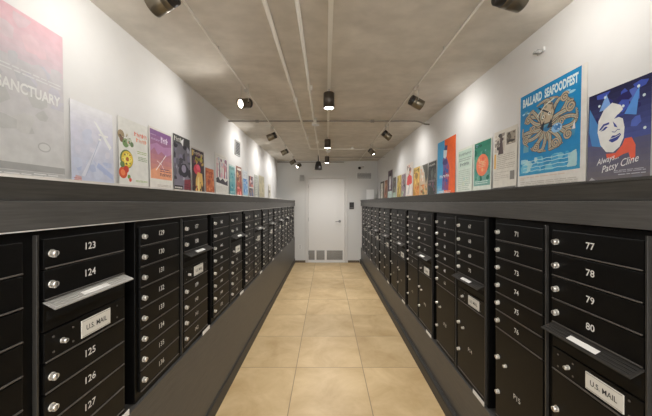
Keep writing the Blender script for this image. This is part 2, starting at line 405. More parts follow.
# ------------------------------------------------------------------ posters
class Art:
    """draws flat ink shapes on a sheet w x h; u to the right, v up, both 0..1"""
    def __init__(s, w, h, paper, gain):
        s.w, s.h, s.g = w, h, gain; s.v = []; s.f = []; s.c = []; s.z = .0012
        c = s.col(paper); n = len(s.v)
        for zz in (0, s.z):
            s.v += [(0,0,zz), (w,0,zz), (w,h,zz), (0,h,zz)]
        for q in ((3,2,1,0), (4,5,6,7), (0,1,5,4), (1,2,6,5), (2,3,7,6), (3,0,4,7)):
            s.f.append(tuple(n+i for i in q)); s.c.append(c)
    def col(s, c): return tuple(min(.9, x*s.g) for x in lin(c)) + (1,)
    def up(s): s.z += .000015
    def poly(s, pts, c, up=True):
        if up: s.up()
        n = len(s.v); s.v += [(u*s.w, v*s.h, s.z) for u, v in pts]
        s.f.append(tuple(range(n, n+len(pts)))); s.c.append(s.col(c)); return s
    def r(s, u0, v0, u1, v1, c): return s.poly([(u0,v0), (u1,v0), (u1,v1), (u0,v1)], c)
    def e(s, cu, cv, ru, rv, c, n=20, up=True): return s.poly([(cu+ru*math.cos(2*PI*i/n), cv+rv*math.sin(2*PI*i/n)) for i in range(n)], c, up)
    def grad(s, u0, v0, u1, v1, c0, c1, n=8):      # printed blend, bottom colour to top colour
        s.up()
        for i in range(n):
            t = (i+.5)/n; a = v0+(v1-v0)*i/n; b = v0+(v1-v0)*(i+1)/n
            s.poly([(u0,a), (u1,a), (u1,b), (u0,b)], tuple(c0[k]*(1-t)+c1[k]*t for k in range(3)), False)
        return s
    def s_(s, pts, wd, c):                          # stroke, width in metres
        s.up(); P = [Vector((u*s.w, v*s.h, 0)) for u, v in pts]
        L = []
        for i, p in enumerate(P):
            d = (P[min(i+1, len(P)-1)]-P[max(i-1, 0)]); d.normalize(); nn = Vector((-d.y, d.x, 0))
            ww = wd if not callable(wd) else wd(i/(len(P)-1)); L.append((p+nn*ww/2, p-nn*ww/2))
        n = len(s.v)
        for a, b in L: s.v += [(a.x, a.y, s.z), (b.x, b.y, s.z)]
        for i in range(len(L)-1): s.f.append((n+2*i, n+2*i+1, n+2*i+3, n+2*i+2)); s.c.append(s.col(c))
        return s
    def t(s, u0, v0, u1, v1, txt, c, bold=.02, rot=0., shear=0.):   # text fitted to the rectangle
        s.up(); vs, fs, x0, x1, y0, y1 = text_bm(txt, bold, shear); n = len(s.v)
        W, H = (u1-u0)*s.w, (v1-v0)*s.h; cx, cy = (u0+u1)/2*s.w, (v0+v1)/2*s.h
        for p in vs:
            x = ((p.x-x0)/(x1-x0)-.5)*W; y = ((p.y-y0)/(y1-y0)-.5)*H
            s.v.append((cx+x*math.cos(rot)-y*math.sin(rot), cy+x*math.sin(rot)+y*math.cos(rot), s.z))
        for f in fs: s.f.append(tuple(n+i for i in f)); s.c.append(s.col(c))
        return s
    def marks(s, u0, v0, u1, v1, n, c):             # a heading too small to read: solid letter-sized marks
        s.up()
        for i in range(n):
            a = u0+(u1-u0)*(i+.08)/n; b = u0+(u1-u0)*(i+.85)/n; m = (a*.62+b*.38) if i % 3 else (a*.35+b*.65); hh = v0+(v1-v0)*(.78 if i % 4 == 2 else 1)
            k = v0+(v1-v0)*(.42 if i % 2 else .60); q = (v1-v0)*.2
            s.poly([(a,v0), (m-(b-a)*.15,v0), (m-(b-a)*.15,hh), (a,hh)], c, False); s.poly([(m-(b-a)*.15,k), (b,k), (b,k+q), (m-(b-a)*.15,k+q)], c, False)
            if i % 3: s.poly([(b-(b-a)*.28,v0), (b,v0), (b,k), (b-(b-a)*.28,k)], c, False)
        return s
    def lines(s, u0, v0, u1, v1, n, c, ragged=.3, th=.4):           # rows of illegible small print
        s.up()
        for i in range(n):
            a = v0+(v1-v0)*(i+.2)/n; b = a+(v1-v0)/n*th; u = u0
            while u < u1-.03:
                l = random.uniform(.05, .14); e = min(u+l, u1)
                s.poly([(u,a), (e,a), (e,b), (u,b)], c, False); u = e+.015
                if random.random() < ragged*.15: break
        return s
    def blobs(s, u0, v0, u1, v1, n, cols, r0=.03, r1=.1):
        for i in range(n):
            cu, cv = random.uniform(u0, u1), random.uniform(v0, v1); ru = random.uniform(r0, r1); rv = ru*random.uniform(.6, 1.4)*s.w/s.h
            k = random.random()*6; m = random.choice((5,6,7,9))
            pts = [(min(max(cu+ru*random.uniform(.6,1.1)*math.cos(k+2*PI*j/m), u0), u1), min(max(cv+rv*random.uniform(.6,1.1)*math.sin(k+2*PI*j/m), v0), v1)) for j in range(m)]
            s.poly(pts, random.choice(cols))
        return s
    def build(s):
        me = bpy.data.meshes.new('poster'); me.from_pydata(s.v, [], s.f)
        at = me.color_attributes.new('ink', 'FLOAT_COLOR', 'CORNER')
        buf = []
        for p, c in zip(me.polygons, s.c): buf += list(c)*p.loop_total
        at.data.foreach_set('color', buf); me.materials.append(M['print']); return me
GL, GR = 1.14, 1.22
LEDGE_TOP = EYE + .0738
def poster(side, d0, d1, top, paper, label, draw, name='poster', back=.0, edge=None):
    w = d1-d0; h = top-.0738
    A = Art(w, h, paper, GL if side == 'L' else GR); draw(A)
    wall = XL if side == 'L' else XR; sg = 1 if side == 'L' else -1
    lean = .012
    m = side_frame(side, d0 if side == 'L' else d1, LEDGE_TOP+.0004, wall + sg*(lean+.0025+back))
    me = A.build()
    o = put(name, me); o.matrix_world = m @ Matrix.Rotation(-math.asin(lean/h), 4, 'X')
    tag(o, label, 'poster', 'posters on the left ledge' if side == 'L' else 'posters on the right ledge')
    return o
# ---- left ledge
def sanctuary(a):
    a.grad(0, .13, 1, .72, (204,204,202), (198,195,198)); a.grad(0, .72, 1, 1, (204,192,198), (216,176,184), 8)
    a.blobs(.0, .5, 1, .76, 22, [(194,192,196), (200,196,199), (190,190,193), (196,194,202)], .05, .14)
    a.blobs(.0, .78, 1, .98, 16, [(214,188,194), (209,187,193), (208,192,197), (216,184,191)], .05, .14)
    a.blobs(.0, .3, 1, .55, 14, [(190,190,188), (200,199,197)], .06, .16)
    a.lines(.45, .635, .97, .675, 2, (214,214,214)); a.t(.42, .525, .965, .59, 'SANCTUARY', (226,226,224), .03)
    a.e(.80, .24, .06, .03, (178,178,176)); a.e(.80, .24, .05, .022, (206,206,204)); a.r(0, .085, 1, .125, (165,165,163)); a.r(0, .03, 1, .08, (180,180,178))
    a.lines(.4, .04, .68, .07, 3, (226,226,224)); a.lines(.70, .035, .95, .08, 3, (226,226,224)); a.r(0, .012, 1, .02, (170,170,168))
poster('L', .87, 1.347, .787, (205,205,203), 'large pale grey and pink poster reading SANCTUARY, nearest on the left ledge', sanctuary)
def seaplane(a):
    a.grad(.0, .05, 1, .72, (190,196,216), (208,208,220), 8); a.grad(0, .72, 1, .99, (208,208,220), (226,226,228), 6)
    a.blobs(.05, .1, .95, .35, 12, [(186,194,218), (198,204,222), (178,188,214)], .06, .16)
    a.blobs(.05, .4, .95, .75, 12, [(206,206,220), (210,210,222), (200,204,220)], .06, .16)
    a.poly([(.20,.15), (.27,.14), (.70,.60), (.66,.63)], (214,216,228)); a.poly([(.50,.84), (.58,.82), (.96,.56), (.90,.52)], (228,230,238)); a.s_([(.7,.7), (.3,.15)], .004, (176,184,204))
    a.poly([(.55,.27), (.97,.13), (.97,.2), (.6,.33)], (172,184,216)); a.lines(.62, .60, .9, .72, 2, (232,234,240))
    a.poly([(.03,.04), (.22,.03), (.2,.14), (.08,.15)], (204,168,168)); a.lines(.04, .04, .2, .13, 4, (190,130,130)); a.lines(.3, .03, .9, .07, 3, (170,174,190))
poster('L', 1.385, 1.66, .515, (222,222,224), 'pale lavender blue poster with a white diagonal shape, between the SANCTUARY and food posters', seaplane)
def food(a):
    W = a.w/a.h
    for cu, cv, r, c in ((.08,.76,.10,(150,130,96)), (.10,.70,.07,(120,90,70)), (.22,.66,.10,(110,140,84)), (.34,.69,.09,(186,190,170)), (.42,.66,.06,(96,120,80)),
                         (.24,.44,.21,(88,110,60)), (.26,.44,.185,(216,186,60)), (.12,.25,.13,(206,86,48)), (.22,.30,.08,(190,60,40)), (.30,.20,.05,(110,140,70)), (.34,.16,.045,(200,70,50)), (.10,.36,.07,(96,120,64))):
        a.e(cu, cv, r, r*W, c)
    for k in range(6):
        t = k*PI/3; a.e(.26+.09*math.cos(t), .44+.09*math.sin(t)*W, .055, .05*W, (238,214,96)); 
    a.e(.26, .44, .05, .05*W, (170,96,40)); a.blobs(.1, .36, .4, .52, 14, [(70,100,46), (240,226,140), (180,110,50), (90,70,30)], .012, .03)
    a.e(.11, .25, .07, .07*W, (230,130,80)); a.blobs(.02, .66, .4, .8, 14, [(80,110,60), (214,120,90), (190,180,150), (70,60,44)], .012, .035)
    a.marks(.50, .80, .97, .86, 5, (214,110,84)); a.marks(.56, .72, .97, .78, 4, (222,150,120))
    a.lines(.60, .55, .95, .60, 2, (150,170,90)); a.lines(.62, .45, .96, .52, 3, (130,150,100)); a.lines(.52, .14, .95, .17, 2, (140,170,70)); a.lines(.1, .03, .95, .09, 3, (170,168,160))
    a.e(.75, .04, .05, .02, (120,130,100))
poster('L', 1.705, 1.985, .53, (214,213,206), 'white poster with a column of painted food and flowers down its left side', food)
def purple(a):
    a.grad(.04, .22, .96, .97, (206,140,110), (124,84,140), 10)
    a.poly([(.04,.62), (.2,.7), (.35,.6), (.5,.66), (.7,.6), (.96,.66), (.96,.78), (.6,.74), (.3,.78), (.04,.72)], (168,124,160))
    a.poly([(.04,.22), (.96,.22), (.96,.42), (.6,.36), (.3,.4), (.04,.34)], (214,150,116))
    a.s_([(.25,.35), (.45,.47), (.7,.62)], .006, (236,226,226)); a.s_([(.3,.5), (.5,.45), (.62,.36)], .004, (230,220,220)); a.s_([(.48,.36), (.56,.55)], .005, (150,110,130))
    a.marks(.48, .80, .80, .90, 4, (226,214,232)); a.lines(.08, .81, .44, .84, 2, (196,176,204)); a.lines(.06, .885, .3, .90, 1, (196,176,204))
    a.marks(.42, .27, .92, .32, 9, (70,50,70)); a.lines(.42, .335, .92, .40, 2, (110,70,90)); a.lines(.3, .10, .9, .14, 2, (170,160,150)); a.e(.82, .06, .04, .02, (60,54,50))
poster('L', 2.0, 2.30, .55, (212,208,200), 'poster with purple sky fading into orange, white lettering, right of the food poster', purple)
def city(a):
    a.grad(0, 0, 1, 1, (124,118,132), (96,94,100), 6)
    a.blobs(0, .25, 1, .95, 40, [(60,58,66), (88,86,98), (150,148,160), (44,42,50), (116,110,128)], .05, .15)
    a.r(0, .86, 1, 1, (70,70,70)); a.marks(.04, .89, .5, .97, 4, (190,188,180)); a.poly([(.4,.9), (.6,.98), (.56,.84)], (220,220,218))
    a.e(.6, .42, .26, .12, (40,38,48)); a.e(.58, .45, .14, .07, (140,134,152)); a.poly([(.55,.0), (1,.0), (1,.28), (.6,.26)], (128,52,62)); a.lines(.6, .04, .96, .2, 4, (90,34,44))
    a.r(.0, .02, .5, .15, (40,34,34)); a.lines(.04, .04, .46, .14, 2, (200,196,190), th=.5)
poster('L', 2.32, 2.60, .575, (200,198,194), 'dark grey collage poster with a maroon block at its foot, next to the purple one', city)
def theatre(a):
    a.grad(.03, .03, .97, .97, (60,40,34), (54,44,58), 5)
    a.blobs(.05, .65, .95, .95, 22, [(120,70,90), (170,120,60), (70,90,60), (200,170,90)], .05, .12)
    a.marks(.12, .86, .9, .93, 8, (200,190,170)); a.marks(.3, .74, .9, .82, 5, (190,190,80))
    a.e(.42, .55, .26, .11, (206,66,80)); a.e(.5, .6, .14, .06, (228,96,120)); a.poly([(.25,.05), (.3,.35), (.45,.5), (.8,.48), (.85,.25), (.7,.05)], (216,176,96))
    a.poly([(.35,.08), (.45,.38), (.55,.4), (.55,.08)], (236,210,140)); a.blobs(.06, .06, .95, .3, 12, [(60,30,24), (150,60,50), (40,40,50)], .03, .07)
poster('L', 2.625, 2.905, .528, (206,202,196), 'dark poster with a red and gold flower shape, left of the small orange flyer', theatre)
def orange(a):
    a.grad(.02, .02, .98, .98, (186,96,58), (206,120,70), 4); a.blobs(.05, .15, .95, .9, 26, [(160,70,46), (216,140,96), (190,110,60), (140,60,44)], .05, .16)
    a.marks(.1, .78, .9, .9, 4, (150,40,30)); a.lines(.1, .04, .9, .2, 4, (140,60,44))
poster('L', 2.94, 3.155, .37, (190,120,90), 'small rust orange flyer, the shortest sheet on the left ledge', orange, 'flyer')
def choir(a):
    a.blobs(.08, .45, .92, .92, 34, [(216,170,176), (196,196,206), (150,110,130), (224,206,204), (206,140,150)], .04, .10)
    for i in range(5):
        u = .12+.19*i; a.poly([(u-.04,.45), (u+.05,.45), (u+.03,.75+.06*(i%2)), (u-.01,.78+.06*(i%2))], [(196,120,140), (120,110,130), (220,190,196), (180,60,90), (150,120,150)][i])
    a.poly([(.05,.33), (.95,.28), (.95,.42), (.75,.36), (.55,.44), (.35,.38), (.2,.46), (.05,.42)], (60,54,62)); a.lines(.05, .05, .95, .26, 7, (196,192,184)); a.lines(.1, .94, .9, .97, 1, (200,196,190))
poster('L', 3.19, 3.60, .575, (222,220,214), 'white poster with pink and black figures over lines of text, below the wall vent', choir)
def teal(a):
    a.grad(0, 0, 1, .95, (66,140,150), (130,176,176), 6); a.blobs(0, .1, 1, .8, 18, [(50,126,140), (96,160,168), (140,180,176), (66,110,140)], .06, .2); a.marks(.08, .85, .9, .93, 5, (90,110,100)); a.lines(.1, .05, .9, .2, 4, (180,210,210))
poster('L', 3.655, 3.88, .505, (190,204,200), 'narrow teal poster right of the pink and black figures', teal)
def brown(a):
    a.grad(0, 0, 1, 1, (190,90,80), (130,84,66), 6); a.blobs(0, .3, 1, .9, 22, [(110,70,54), (196,160,120), (90,50,44), (160,110,80)], .08, .2); a.blobs(.1, .05, .9, .35, 12, [(206,70,76), (230,150,140)], .08, .18); a.r(.2, .88, .9, .95, (222,216,206))
poster('L', 3.94, 4.19, .52, (212,206,198), 'brown poster with a red lower half, between the teal and blue posters', brown)
def blue(a):
    a.grad(.05, .05, .95, .7, (150,186,206), (86,134,190), 6); a.blobs(.1, .2, .9, .7, 16, [(70,116,180), (140,176,214), (196,210,222)], .06, .18); a.lines(.1, .75, .9, .95, 5, (180,186,196)); a.lines(.1, .03, .9, .12, 3, (120,170,140))
poster('L', 4.25, 4.51, .50, (210,216,220), 'light blue and white poster right of the brown and red one', blue)
def striped(a):
    a.r(.02, .5, .98, .96, (110,84,96)); a.blobs(.05, .5, .95, .95, 14, [(60,50,70), (190,120,110), (220,210,210)], .08, .2); a.r(.02, .04, .98, .45, (140,120,110)); a.blobs(.05, .05, .95, .45, 14, [(96,110,140), (180,110,80), (70,66,70)], .08, .2)
poster('L', 4.58, 4.86, .458, (220,216,210), 'small patchy mauve and brown poster left of the grey green sheet', striped)
def greyg(a):
    a.grad(.0, .0, 1, 1, (186,188,178), (170,174,164), 3); a.lines(.1, .15, .9, .8, 9, (150,154,146)); a.marks(.1, .84, .9, .92, 6, (130,134,126))
poster('L', 4.93, 5.20, .50, (190,190,180), 'plain grey green text poster, left of the beige one', greyg)
def beige(a):
    a.grad(.04, .04, .96, .96, (196,188,160), (178,170,142), 4); a.blobs(.1, .3, .9, .9, 12, [(188,178,146), (206,198,172), (166,158,132)], .08, .2); a.lines(.1, .08, .9, .25, 4, (150,140,116))
poster('L', 5.26, 5.72, .53, (204,200,186), 'wide beige poster, second from the far end of the left ledge', beige)
def pale(a):
    a.r(.1, .1, .35, .9, (150,146,136)); a.lines(.45, .15, .95, .85, 8, (176,172,162)); a.blobs(.1, .3, .6, .7, 6, [(120,110,96), (190,180,150)], .08, .2)
poster('L', 6.10, 6.40, .41, (214,210,200), 'small white poster with a dark side stripe, farthest on the left ledge', pale)
# ---- right ledge
def spotlight_face(a):
    a.grad(0, 0, 1, .45, (116,110,108), (84,84,118), 8); a.grad(0, .45, 1, 1, (74,86,150), (26,26,62), 10)
    a.blobs(.1, .5, 1, .98, 16, [(40,44,120), (60,80,170), (34,30,90), (80,100,180)], .06, .16)
    a.poly([(.02,.86), (.22,.62), (.26,.42), (.08,.45), (.02,.6)], (70,130,190)); a.poly([(.84,.93), (.62,.70), (.80,.66)], (84,140,210)); a.poly([(.32,.96), (.2,.80), (.42,.80)], (120,160,215))
    for u, v in ((.82,.92), (.9,.82), (.92,.52), (.6,.78), (.2,.86), (.3,.93)): a.e(u, v, .022, .014, (206,220,240))
    face = [(.18,.58), (.19,.70), (.28,.80), (.42,.85), (.56,.80), (.60,.75), (.50,.70), (.60,.66), (.63,.57), (.62,.47), (.56,.39), (.46,.345), (.34,.36), (.24,.44)]
    a.poly(face, (226,224,220))
    a.poly([(.20,.60), (.28,.655), (.38,.66), (.38,.64), (.30,.635), (.24,.60)], (52,66,140)); a.poly([(.23,.585), (.32,.625), (.36,.615), (.30,.59)], (52,66,140))
    a.poly([(.46,.68), (.52,.715), (.62,.71), (.62,.69), (.53,.685)], (52,66,140)); a.poly([(.44,.66), (.47,.60), (.52,.585), (.49,.62)], (52,66,140))
    a.poly([(.38,.47), (.44,.515), (.50,.51), (.56,.525), (.58,.505), (.52,.46), (.44,.445)], (52,66,140)); a.s_([(.40,.485), (.48,.492), (.56,.508)], .0025, (226,224,220))
    a.s_([(.43,.555), (.48,.545), (.52,.565), (.56,.56)], .003, (52,66,140))
    a.poly([(.34,.34), (.50,.335), (.60,.40), (.64,.46), (.74,.46), (.80,.38), (.80,.27), (.74,.23), (.70,.32), (.62,.31), (.5,.28), (.36,.29)], (226,96,72))
    a.t(.17, .235, .55, .315, 'Always...', (236,236,238), .004, rot=.20, shear=.5); a.t(.26, .165, .86, .255, 'Patsy Cline', (236,236,238), .004, rot=.22, shear=.5)
    a.lines(.48, .135, .95, .165, 2, (170,170,180), th=.5); a.lines(.55, .11, .95, .125, 1, (200,200,206)); a.poly([(.03,.03), (.16,.03), (.16,.08), (.09,.11), (.03,.07)], (170,170,172)); a.lines(.2, .045, .62, .085, 3, (150,150,156)); a.r(.76, .035, .9, .10, (110,110,118)); a.lines(.2, .015, .95, .03, 1, (190,190,190))
poster('R', 1.142, 1.417, .529, (110,110,118), 'dark blue poster with a white stylised face and red scarf, nearest on the right ledge', spotlight_face)
def seafood(a):
    BL_ = (26,130,186)
    a.r(.03, .165, .935, .997, BL_)
    a.grad(.03, .165, .935, .36, (60,150,190), BL_, 4)
    a.t(.075, .872, .405, .96, 'BALLARD', (206,222,226), .045); a.t(.445, .872, .90, .96, 'SEAFOODFEST', (206,222,226), .045)
    a.blobs(.06, .19, .90, .33, 26, [(110,184,206), (150,200,212), (70,160,200), (170,206,210)], .03, .10)
    for v in (.20,.235,.27,.30): a.s_([(.1+.08*i, v+.006*(i%2)) for i in range(10)], .004, (176,210,216))
    for u, v in ((.12,.80), (.17,.79), (.76,.84), (.82,.82), (.16,.72)): a.e(u, v, .05, .012, (150,200,222))
    brown_, tan, grn = (92,84,78), (186,172,148), (140,160,150)
    a.blobs(.10, .40, .88, .82, 30, [(70,140,176), (52,120,170), (100,156,176)], .03, .08)
    arms = []
    for k in range(20):
        ang0 = -PI/2 + (k-9.5)*.30; L0 = .42 + .06*((k*5) % 3); sw = 1 if k % 2 else -1; pts = []
        x, y, an = .49 + .06*math.cos(ang0), .60 + .05*math.sin(ang0), ang0
        for i in range(30):
            t = i/29; ex, ey = (x-.49)/.405, (y-.61)/.235; q = math.hypot(ex, ey); q = 1 if q < .8 else (.8+.2*math.tanh((q-.8)/.2))/q; pts.append((.49+ex*q*.405, .61+ey*q*.235))
            an += sw*(.10*math.sin(t*7+k) + .42*t*t*t); st = L0/17*(1-.45*t); x += st*math.cos(an)*1.15; y += st*math.sin(an)*.80
        arms.append(pts)
    for p in arms:
        a.s_(p, lambda t: .021*(1-t)+.012, brown_); a.s_(p, lambda t: .015*(1-t)+.0075, tan); a.s_(p, lambda t: .005*(1-t)+.002, grn)
        a.up()
        for i in range(2, 29, 2): a.e(p[i][0]+.010, p[i][1]-.005, .009, .0068, brown_, 8, False)
        a.up()
        for i in range(2, 29, 2): a.e(p[i][0]+.010, p[i][1]-.005, .005, .0038, (222,206,178), 8, False)
    for cu, cv, sc_ in ((.15,.52,1.), (.82,.70,1.1), (.19,.72,.9), (.79,.47,1.), (.33,.43,.9), (.62,.42,1.), (.74,.80,.9), (.27,.62,.8), (.70,.60,.8)):
        sp = [(cu+.062*sc_*(1-i/24)*math.cos(i*.55+cu*9), cv+.048*sc_*(1-i/24)*math.sin(i*.55+cu*9)) for i in range(21)]
        a.s_(sp, .0125, brown_); a.s_(sp, .0075, tan)
    a.poly([(.40,.62), (.37,.70), (.39,.78), (.48,.82), (.58,.79), (.61,.71), (.57,.62)], brown_); a.poly([(.415,.63), (.385,.70), (.405,.775), (.48,.81), (.57,.78), (.595,.71), (.56,.63)], tan)
    a.blobs(.40, .63, .58, .80, 18, [(150,130,106), (204,188,160), (120,110,96), (128,150,140)], .01, .025)
    a.s_([(.36,.80), (.42,.77), (.56,.70)], .009, (44,50,60)); a.s_([(.34,.72), (.46,.80), (.60,.83)], .008, (206,208,196)); a.poly([(.39,.60), (.46,.66), (.44,.56)], (50,56,66)); a.poly([(.50,.58), (.56,.66), (.58,.57)], (50,56,66))
    a.e(.44, .695, .022, .016, (220,218,206)); a.e(.53, .71, .022, .016, (220,218,206)); a.e(.442, .695, .010, .009, (30,30,34)); a.e(.532, .71, .010, .009, (30,30,34))
    a.e(.64, .555, .075, .042, (140,186,220)); a.e(.65, .56, .045, .026, (60,120,180)); a.blobs(.58, .525, .70, .585, 8, [(200,220,236), (80,140,196)], .01, .02)
    a.poly([(.84,.50), (.88,.50), (.87,.57)], (220,228,230))
    a.lines(.06, .115, .92, .15, 2, (206,196,180), th=.5); a.lines(.06, .055, .92, .105, 3, (190,186,176), th=.4)
    for i in range(8): a.e(.1+.11*i, .04, .022, .012, random.choice([(150,130,120), (110,130,150), (190,150,120), (130,130,130)]))
    a.r(.86, .02, .93, .035, (50,50,54))
poster('R', 1.425, 1.930, .712, (216,213,206), 'large blue poster reading BALLARD SEAFOODFEST with a tan octopus', seafood)
def news(a):
    a.blobs(.05, .66, .48, .95, 22, [(120,112,104), (70,64,62), (190,180,166), (150,140,130)], .04, .10); a.poly([(.2,.62), (.3,.9), (.36,.92), (.44,.62)], (84,72,72)); a.e(.33, .9, .05, .03, (90,80,76))
    a.r(.56, .74, .93, .93, (150,140,126)); a.blobs(.57, .75, .92, .92, 14, [(96,88,78), (70,64,60), (196,186,166)], .03, .08); a.r(.6, .77, .9, .80, (60,54,50))
    a.r(.03, .40, .11, .64, (214,168,80)); a.lines(.15, .38, .92, .62, 8, (176,168,154)); a.lines(.05, .20, .70, .35, 5, (184,178,166)); a.r(.74, .20, .92, .33, (130,126,120)); a.poly([(.0,.0), (.96,.0), (.98,.10), (.0,.09)], (110,108,104)); a.blobs(.02, .01, .94, .085, 14, [(80,78,76), (150,148,144), (60,58,56)], .03, .07)
poster('R', 1.945, 2.215, .545, (208,203,192), 'cream newsletter poster with two dark photographs at the top, left of the seafood poster', news)
def green(a):
    W = a.w/a.h
    a.grad(.06, .16, .95, .98, (120,160,150), (34,116,92), 8); a.blobs(.07, .2, .94, .95, 30, [(40,110,96), (90,150,130), (60,130,120), (30,96,80), (110,150,160)], .04, .12)
    a.e(.52, .54, .33, .33*W, (226,120,86)); a.blobs(.3, .42, .74, .68, 16, [(236,146,106), (216,96,76), (240,166,120)], .03, .07); a.lines(.35, .5, .7, .62, 4, (240,190,150)); a.marks(.1, .88, .5, .94, 4, (20,60,54))
    a.lines(.1, .04, .9, .13, 4, (190,196,186)); a.lines(.15, .19, .85, .26, 2, (196,214,206))
poster('R', 2.245, 2.525, .528, (206,210,200), 'green poster with a big coral red disc', green)
def mint(a):
    a.grad(.06, .04, .95, .95, (206,210,200), (172,194,180), 5); a.marks(.1, .84, .9, .90, 9, (110,130,120)); a.lines(.1, .72, .9, .80, 2, (130,146,136)); a.marks(.2, .62, .8, .69, 6, (80,96,92)); a.lines(.1, .1, .9, .55, 11, (164,176,164)); a.blobs(.35, .2, .7, .38, 6, [(160,190,180), (190,200,180)], .05, .1)
poster('R', 2.54, 2.83, .525, (204,208,196), 'pale mint green text poster, between the coral disc and the orange and blue ones', mint)
def beauty(a):
    a.r(.0, .0, .42, 1, (66,160,212)); a.poly([(.42,0), (1,0), (1,1), (.42,1)], (232,96,44)); a.grad(0, 0, .42, .25, (180,206,220), (66,160,212), 5)
    a.poly([(.3,.12), (.36,.5), (.32,.66), (.44,.72), (.56,.66), (.7,.5), (.66,.1)], (110,90,150)); a.poly([(.44,.15), (.50,.5), (.62,.55), (.7,.45), (.66,.1)], (150,76,110))
    a.poly([(.36,.70), (.36,.82), (.48,.85), (.56,.80), (.54,.70), (.46,.66)], (206,216,226)); a.poly([(.4,.82), (.44,.9), (.58,.88), (.56,.8)], (70,60,110)); a.e(.46, .60, .14, .05, (70,60,120))
    a.marks(.16, .33, .70, .385, 6, (236,232,232)); a.lines(.15, .03, .8, .1, 3, (226,226,230)); a.blobs(.36, .2, .64, .5, 10, [(84,66,130), (176,100,130), (60,90,160)], .03, .08)
poster('R', 2.872, 3.34, .70, (226,222,214), 'tall poster split bright blue and orange with a purple figure', beauty)
def night(a):
    a.r(.02, .03, .98, .98, (62,64,60)); a.blobs(.04, .5, .96, .95, 16, [(84,88,84), (44,46,46), (110,116,112)], .06, .16); a.marks(.15, .86, .85, .92, 5, (190,190,184)); a.s_([(.5,.8), (.48,.6), (.52,.45)], .012, (140,150,150)); a.blobs(.08, .08, .92, .4, 14, [(120,84,104), (90,70,90), (150,110,120), (70,90,100)], .05, .12); a.lines(.1, .42, .9, .48, 2, (170,150,160))
poster('R', 3.375, 3.645, .52, (180,176,168), 'charcoal poster with a mauve lower half, left of the blue and orange poster', night)
def tree(a):
    a.grad(0, 0, 1, 1, (196,156,110), (196,196,190), 5); a.poly([(.3,1), (1,1), (1,.6), (.8,.4), (.6,.75)], (84,84,76)); a.blobs(.1, .05, .95, .4, 20, [(150,90,50), (206,130,70), (110,110,70), (222,180,120)], .05, .12); a.blobs(.0, .5, .5, .9, 8, [(206,170,140), (222,206,190)], .06, .14)
poster('R', 3.665, 3.965, .515, (206,202,190), 'poster with a dark upper corner over orange foliage, left of the charcoal one', tree)
def gold(a):
    a.grad(0, 0, 1, 1, (206,140,80), (206,178,96), 5); a.blobs(.1, .1, .9, .95, 26, [(170,130,60), (226,196,120), (190,100,60), (140,120,60)], .06, .15); a.e(.5, .72, .22, .1, (150,120,70)); a.marks(.1, .88, .9, .95, 4, (110,90,40))
poster('R', 3.975, 4.265, .52, (214,196,150), 'golden yellow poster, right of the taller white one with a red figure', gold)
def dancer(a):
    a.blobs(.1, .5, .9, .95, 16, [(220,150,130), (226,200,190), (190,160,150), (150,120,110)], .05, .12); a.poly([(.1,.4), (.2,.62), (.5,.68), (.85,.6), (.9,.42), (.5,.36)], (214,84,84)); a.e(.55, .82, .12, .06, (110,86,80)); a.poly([(.5,.4), (.2,.1), (.5,.12), (.62,.4)], (190,186,186)); a.lines(.1, .03, .9, .1, 2, (206,170,140))
poster('R', 4.29, 4.64, .63, (222,214,206), 'tall white poster with a red dressed dancer shape', dancer)
def mauve(a):
    a.r(.03, .03, .97, .97, (140,124,132)); a.blobs(.05, .3, .95, .95, 22, [(100,90,104), (176,160,160), (70,66,76), (150,120,110)], .06, .16); a.blobs(.1, .05, .9, .3, 8, [(120,160,120), (180,190,170)], .06, .12)
poster('R', 4.69, 4.93, .50, (200,190,184), 'mauve grey poster, right of the olive and gold one', mauve)
def olive(a):
    a.r(.03, .03, .97, .97, (176,150,84)); a.blobs(.05, .1, .95, .95, 20, [(150,120,60), (196,176,110), (130,110,70)], .06, .16); a.lines(.1, .05, .9, .2, 4, (120,100,60))
poster('R', 4.96, 5.24, .50, (200,186,140), 'olive gold poster left of the mauve grey one', olive)
def mossy(a):
    a.r(.02, .3, .98, .98, (112,104,100)); a.blobs(.05, .3, .95, .95, 16, [(80,74,80), (150,150,130), (96,110,84)], .06, .16); a.grad(.02, .02, .98, .3, (190,210,190), (160,176,160), 2)
poster('R', 5.33, 5.57, .50, (196,200,184), 'grey poster with a pale green foot, right of the tall mauve poster', mossy)
def portrait(a):
    a.r(.02, .28, .98, .98, (110,94,104)); a.poly([(.3,.35), (.7,.35), (.75,.75), (.5,.85), (.25,.75)], (206,202,206)); a.e(.5, .84, .2, .06, (70,56,64)); a.r(.02, .02, .98, .27, (190,206,200)); a.lines(.1, .06, .9, .22, 4, (140,160,156)); a.blobs(.05, .3, .95, .5, 8, [(84,70,84), (140,120,130)], .06, .12)
poster('R', 5.62, 6.02, .68, (200,200,196), 'tall mauve poster with a pale figure, above its shorter neighbours at the far end', portrait)
def rust(a):
    a.r(.0, .0, 1, 1, (146,100,84)); a.blobs(.05, .1, .95, .95, 16, [(110,70,64), (190,150,120), (90,80,70)], .08, .2)
poster('R', 6.07, 6.38, .50, (180,150,130), 'brownish red poster, second from the far end of the right ledge', rust)
def screen(a):
    a.r(.0, .0, .14, 1, (60,54,50)); a.r(.72, 0, 1, 1, (110,100,84)); a.r(.0, .92, 1, 1, (60,54,50)); a.r(.2, .05, .66, .88, (214,210,200)); a.blobs(.3, .2, .6, .7, 6, [(190,180,160), (170,160,150)], .05, .12)
poster('R', 6.44, 6.88, .50, (206,200,188), 'white sheet with dark edges, farthest poster on the right ledge', screen)

